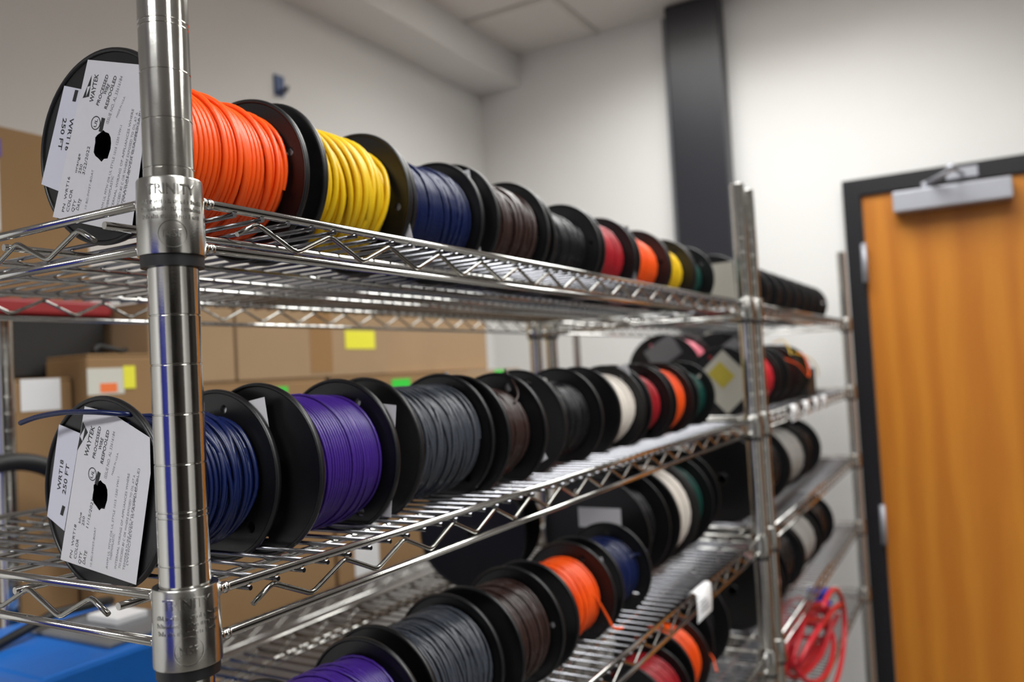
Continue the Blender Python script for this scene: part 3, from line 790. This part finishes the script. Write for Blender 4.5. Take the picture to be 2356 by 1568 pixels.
# red cable coil on the low shelf
t = thing('cable_coil', 'loose coil of red cable hanging over the low shelf of the far rack', 'cable', (1.66, .045, .7933 - .0026))
rng = np.random.default_rng(4)
mm = MB(); pts = []
for k in range(11):
    A_, B_ = rng.uniform(.11, .19), rng.uniform(.035, .07); cx, cz = rng.normal(0, .02), .085 + rng.normal(0, .012); yo = rng.uniform(-.06, .05); tw = rng.normal(0, .25)
    for q in range(40):
        th = 2 * PI * q / 40
        pts.append((cx + A_ * math.cos(th) * math.cos(tw) - B_ * math.sin(th) * math.sin(tw), yo + .025 * math.sin(th + k), max(.006, cz + A_ * .5 * math.cos(th) * math.sin(tw) + B_ * math.sin(th))))
P = np.array(pts); 
for _ in range(3): P[1:-1] = (P[:-2] + 2 * P[1:-1] + P[2:]) / 4
mm.tube(P, .006, 8).build('coil', WM['rose'], t)
lp = [(.02 + .19 * math.cos(a_), -.07, .085 + .10 * math.sin(a_)) for a_ in np.linspace(-2.2, 2.0, 40)]
MB().tube(lp, .006, 8).build('loose_loop', WM['rose'], t)

# small blue reel seen low by the door
t = thing('cable_reel', 'small blue plastic reel low beside the door frame', 'reel', (2.25, .10, .7933 - .0026))
m = MB()
m.lathe([(.012, 0), (.034, 0), (.034, .005), (.016, .006), (.016, .034), (.034, .035), (.034, .040), (.012, .040)], 20)
m.build('body', mat('reel_blue', (20, 60, 190), .4), t)

# paper tags clipped on the rails
def rail_tag(label, x, zu, w=.03, h=.036, sl=0.0, group=None, m=WHITEPL):
    t = thing('shelf_tag', label, 'tag', (x, 0, zu), group=group)
    pr = [(-.0075, .0045), (-.0035, .0062), (.0030, .0045), (.0046, -.004), (.0042, -.012)]
    V, F = [], []
    front = [(-.0062, -h + .006), (-.0072, -h * .5), (-.0068, .002), (-.003, .0048), (.003, .0040), (.0042, -.006), (.004, -.016)]
    b = MB()
    for k, (y, z) in enumerate(front):
        for off in (0, -.0004):
            V += [(-w / 2, y + off, z), (w / 2, y + off, z)]
    for k in range(len(front) - 1):
        i = k * 4
        F += [(i, i + 1, i + 5, i + 4), (i + 2, i + 6, i + 7, i + 3), (i, i + 4, i + 6, i + 2), (i + 1, i + 3, i + 7, i + 5)]
    b.add(V, F, True).build('paper', m, t)
    pb = MB()
    for j in range(3): pb.box(-w * .3, w * (.1 + .08 * j), -.0082, -.0078, -h * .3 - j * .006, -h * .3 - j * .006 + .002)
    pb.build('print', INK2, t)
    return t
for i, x in enumerate((1.53, 1.67, 1.80, 1.91)):
    rail_tag(f'{["leftmost", "second", "third", "rightmost"][i]} of four white paper tags on the far rack second rail', x, Z2, .06, .036, group='white tags on the far rack')
rail_tag('large white folded paper tag clipped on the third shelf rail', .835, Z3, .066, .042)

# ------------------------------------------------------------------ boxes and gear along the left wall
def carton(label, x0, x1, y0, y1, z0, z1, m=CARD, tape=None, stickers=(), cat='cardboard box', flaps_open=False):
    t = thing('cardboard_box', label, cat, ((x0 + x1) / 2, (y0 + y1) / 2, z0))
    hx, hy, h = (x1 - x0) / 2, (y1 - y0) / 2, z1 - z0
    MB().box(-hx, hx, -hy, hy, 0, h - .005).build('body', m, t, bevel=.003)
    for s in (-1, 1):
        f = MB().box(-hx + .002, hx - .002, -hy / 2 + .001, hy / 2 - .001, 0, .004).build('flap', m, t, (0, s * hy / 2, h - .004))
        if flaps_open and s < 0: f.rotation_euler = (0.12, 0, 0)
    if tape:
        a_, b_ = tape
        MB().box(a_, b_, -.0006, 0, .01, h - .01).build('tape', TAPE, t, (0, -hy, 0))
    for i, (cx, cz, w, hh, mt) in enumerate(stickers):
        MB().box(-w / 2, w / 2, -.0008 - .0004 * i, -.0001, -hh / 2, hh / 2).build('sticker', mt, t, (cx - (x0 + x1) / 2, -hy, cz - z0))
    return t
SH = 1.095 - .0020
YB = .82
carton('plain cardboard box at the left of the upper box row, behind the spools', .585, .763, YB, 1.15, 1.5265, 1.665, CARD)
carton('long cardboard box with a yellow sticker and brown tape in the upper row', .768, 1.205, YB, 1.18, 1.5265, 1.675, CARD, tape=(-.03, .035), stickers=[(1.112, 1.605, .098, .04, YSTICK)])
carton('cardboard box at the right end of the upper box row', 1.214, 1.69, YB + .03, 1.12, 1.5265, 1.67, CARD)
carton('cardboard box with a green sticker in the lower box row', .585, 1.0, YB, 1.2, SH, 1.5255, CARD2, stickers=[(.86, 1.497, .058, .03, GSTICK)])
carton('middle cardboard box of the lower row with a green corner sticker', 1.01, 1.42, YB, 1.2, SH, 1.5255, CARD2, stickers=[(1.25, 1.50, .07, .028, GSTICK), (1.1, 1.185, .08, .17, WHITEPL)])
carton('cardboard box at the right end of the lower row', 1.43, 1.82, YB, 1.2, SH, 1.5255, CARD, stickers=[(1.70, 1.517, .05, .014, GSTICK)])
carton('cardboard box with a white shipping label at the left edge', .30, .452, YB, 1.2, 1.0985, 1.545, CARD2, stickers=[(.405, 1.521, .058, .046, WHITEPL)])
carton('cardboard box with grey label, orange and yellow stickers', .457, .58, .79, .895, SH, 1.578, CARD2, stickers=[(.487, 1.536, .06, .04, CREAM), (.491, 1.526, .028, .014, OSTICK), (.526, 1.541, .02, .035, YSTICK)])
# black tote with red lid, big carton on top
t = thing('storage_tote', 'black storage tote with a dark red lid behind the top shelf', 'tote', (.40, 1.045, 1.5462))
MB().box(-.17, .17, -.135, .135, 0, .098).build('body', BLACKBIN, t, bevel=.006)
MB().box(-.178, .178, -.143, .143, .099, .124).build('lid', REDLID, t, bevel=.005)
carton('tall brown carton with purple tape and white label at upper left', .25, .56, .93, 1.2, 1.672, 1.945, CARD2, stickers=[(.385, 1.905, .07, .028, PURP), (.38, 1.83, .07, .11, WHITEPL)], flaps_open=True)
# black strap draped on the labelled box
tag(wire_end([(.475, .80, 1.582), (.49, .81, 1.590), (.51, .806, 1.586), (.53, .812, 1.583), (.55, .83, 1.586)], .004).build('cable_scrap', RUBBER), 'short black cable scrap lying on the stickered cardboard box', 'cable')
# black hose arc standing in front of the left box
arc = [(.315 + .10 * math.cos(a_), .745, 1.345 + .09 * math.sin(a_)) for a_ in np.linspace(-.5, PI + .5, 30)]
hz = MB().tube(arc, .012, 10).build('black_hose', RUBBER); tag(hz, 'black hose arched in front of the labelled box at the left edge', 'hose')
# blue machine on a carton in the gap between the racks
carton('cardboard box standing on the floor under the blue machine', .20, .58, .47, .74, 0.0, 1.075, CARD2)
t = thing('blue_machine', 'bright blue machine case with grey top panel, low at the left', 'machine', (.37, .605, 1.076))
MB().box(-.17, .045, -.12, .125, 0, .155).build('body', BLUEM, t, bevel=.006)
MB().box(-.08, .035, -.10, .06, .155, .160).build('top_panel', DKGREY, t, bevel=.0015)
MB().box(-.03, .012, -.04, .02, .160, .168).build('switch_plate', WHITEPL, t, bevel=.001)
MB().tube([(-.15, .02, .16), (-.06, .04, .175), (.01, .05, .17), (.035, .07, .163)], .006, 8).build('power_cord', RUBBER, t)
kb = MB().lathe([(.0001, 0), (.03, 0), (.03, .018), (.022, .022), (.0001, .023)], 24, 'Y', (0, 0, 0)); kb.build('knob', RUBBER, t, (-.10, -.143, .085))
# blue hook on the left wall
t = thing('wall_hook', 'small blue hook on the left wall above the orange spool', 'hook', (1.455, YW, 2.36))
MB().box(-.018, .018, -.008, 0, 0, .06).build('plate', mat('hook_blue', (40, 70, 120), .4), t, bevel=.002)
MB().tube([(0, -.008, .012), (0, -.03, .008), (0, -.038, .022)], .006, 8).build('prong', mat('hook_dark', (40, 42, 50), .4), t)
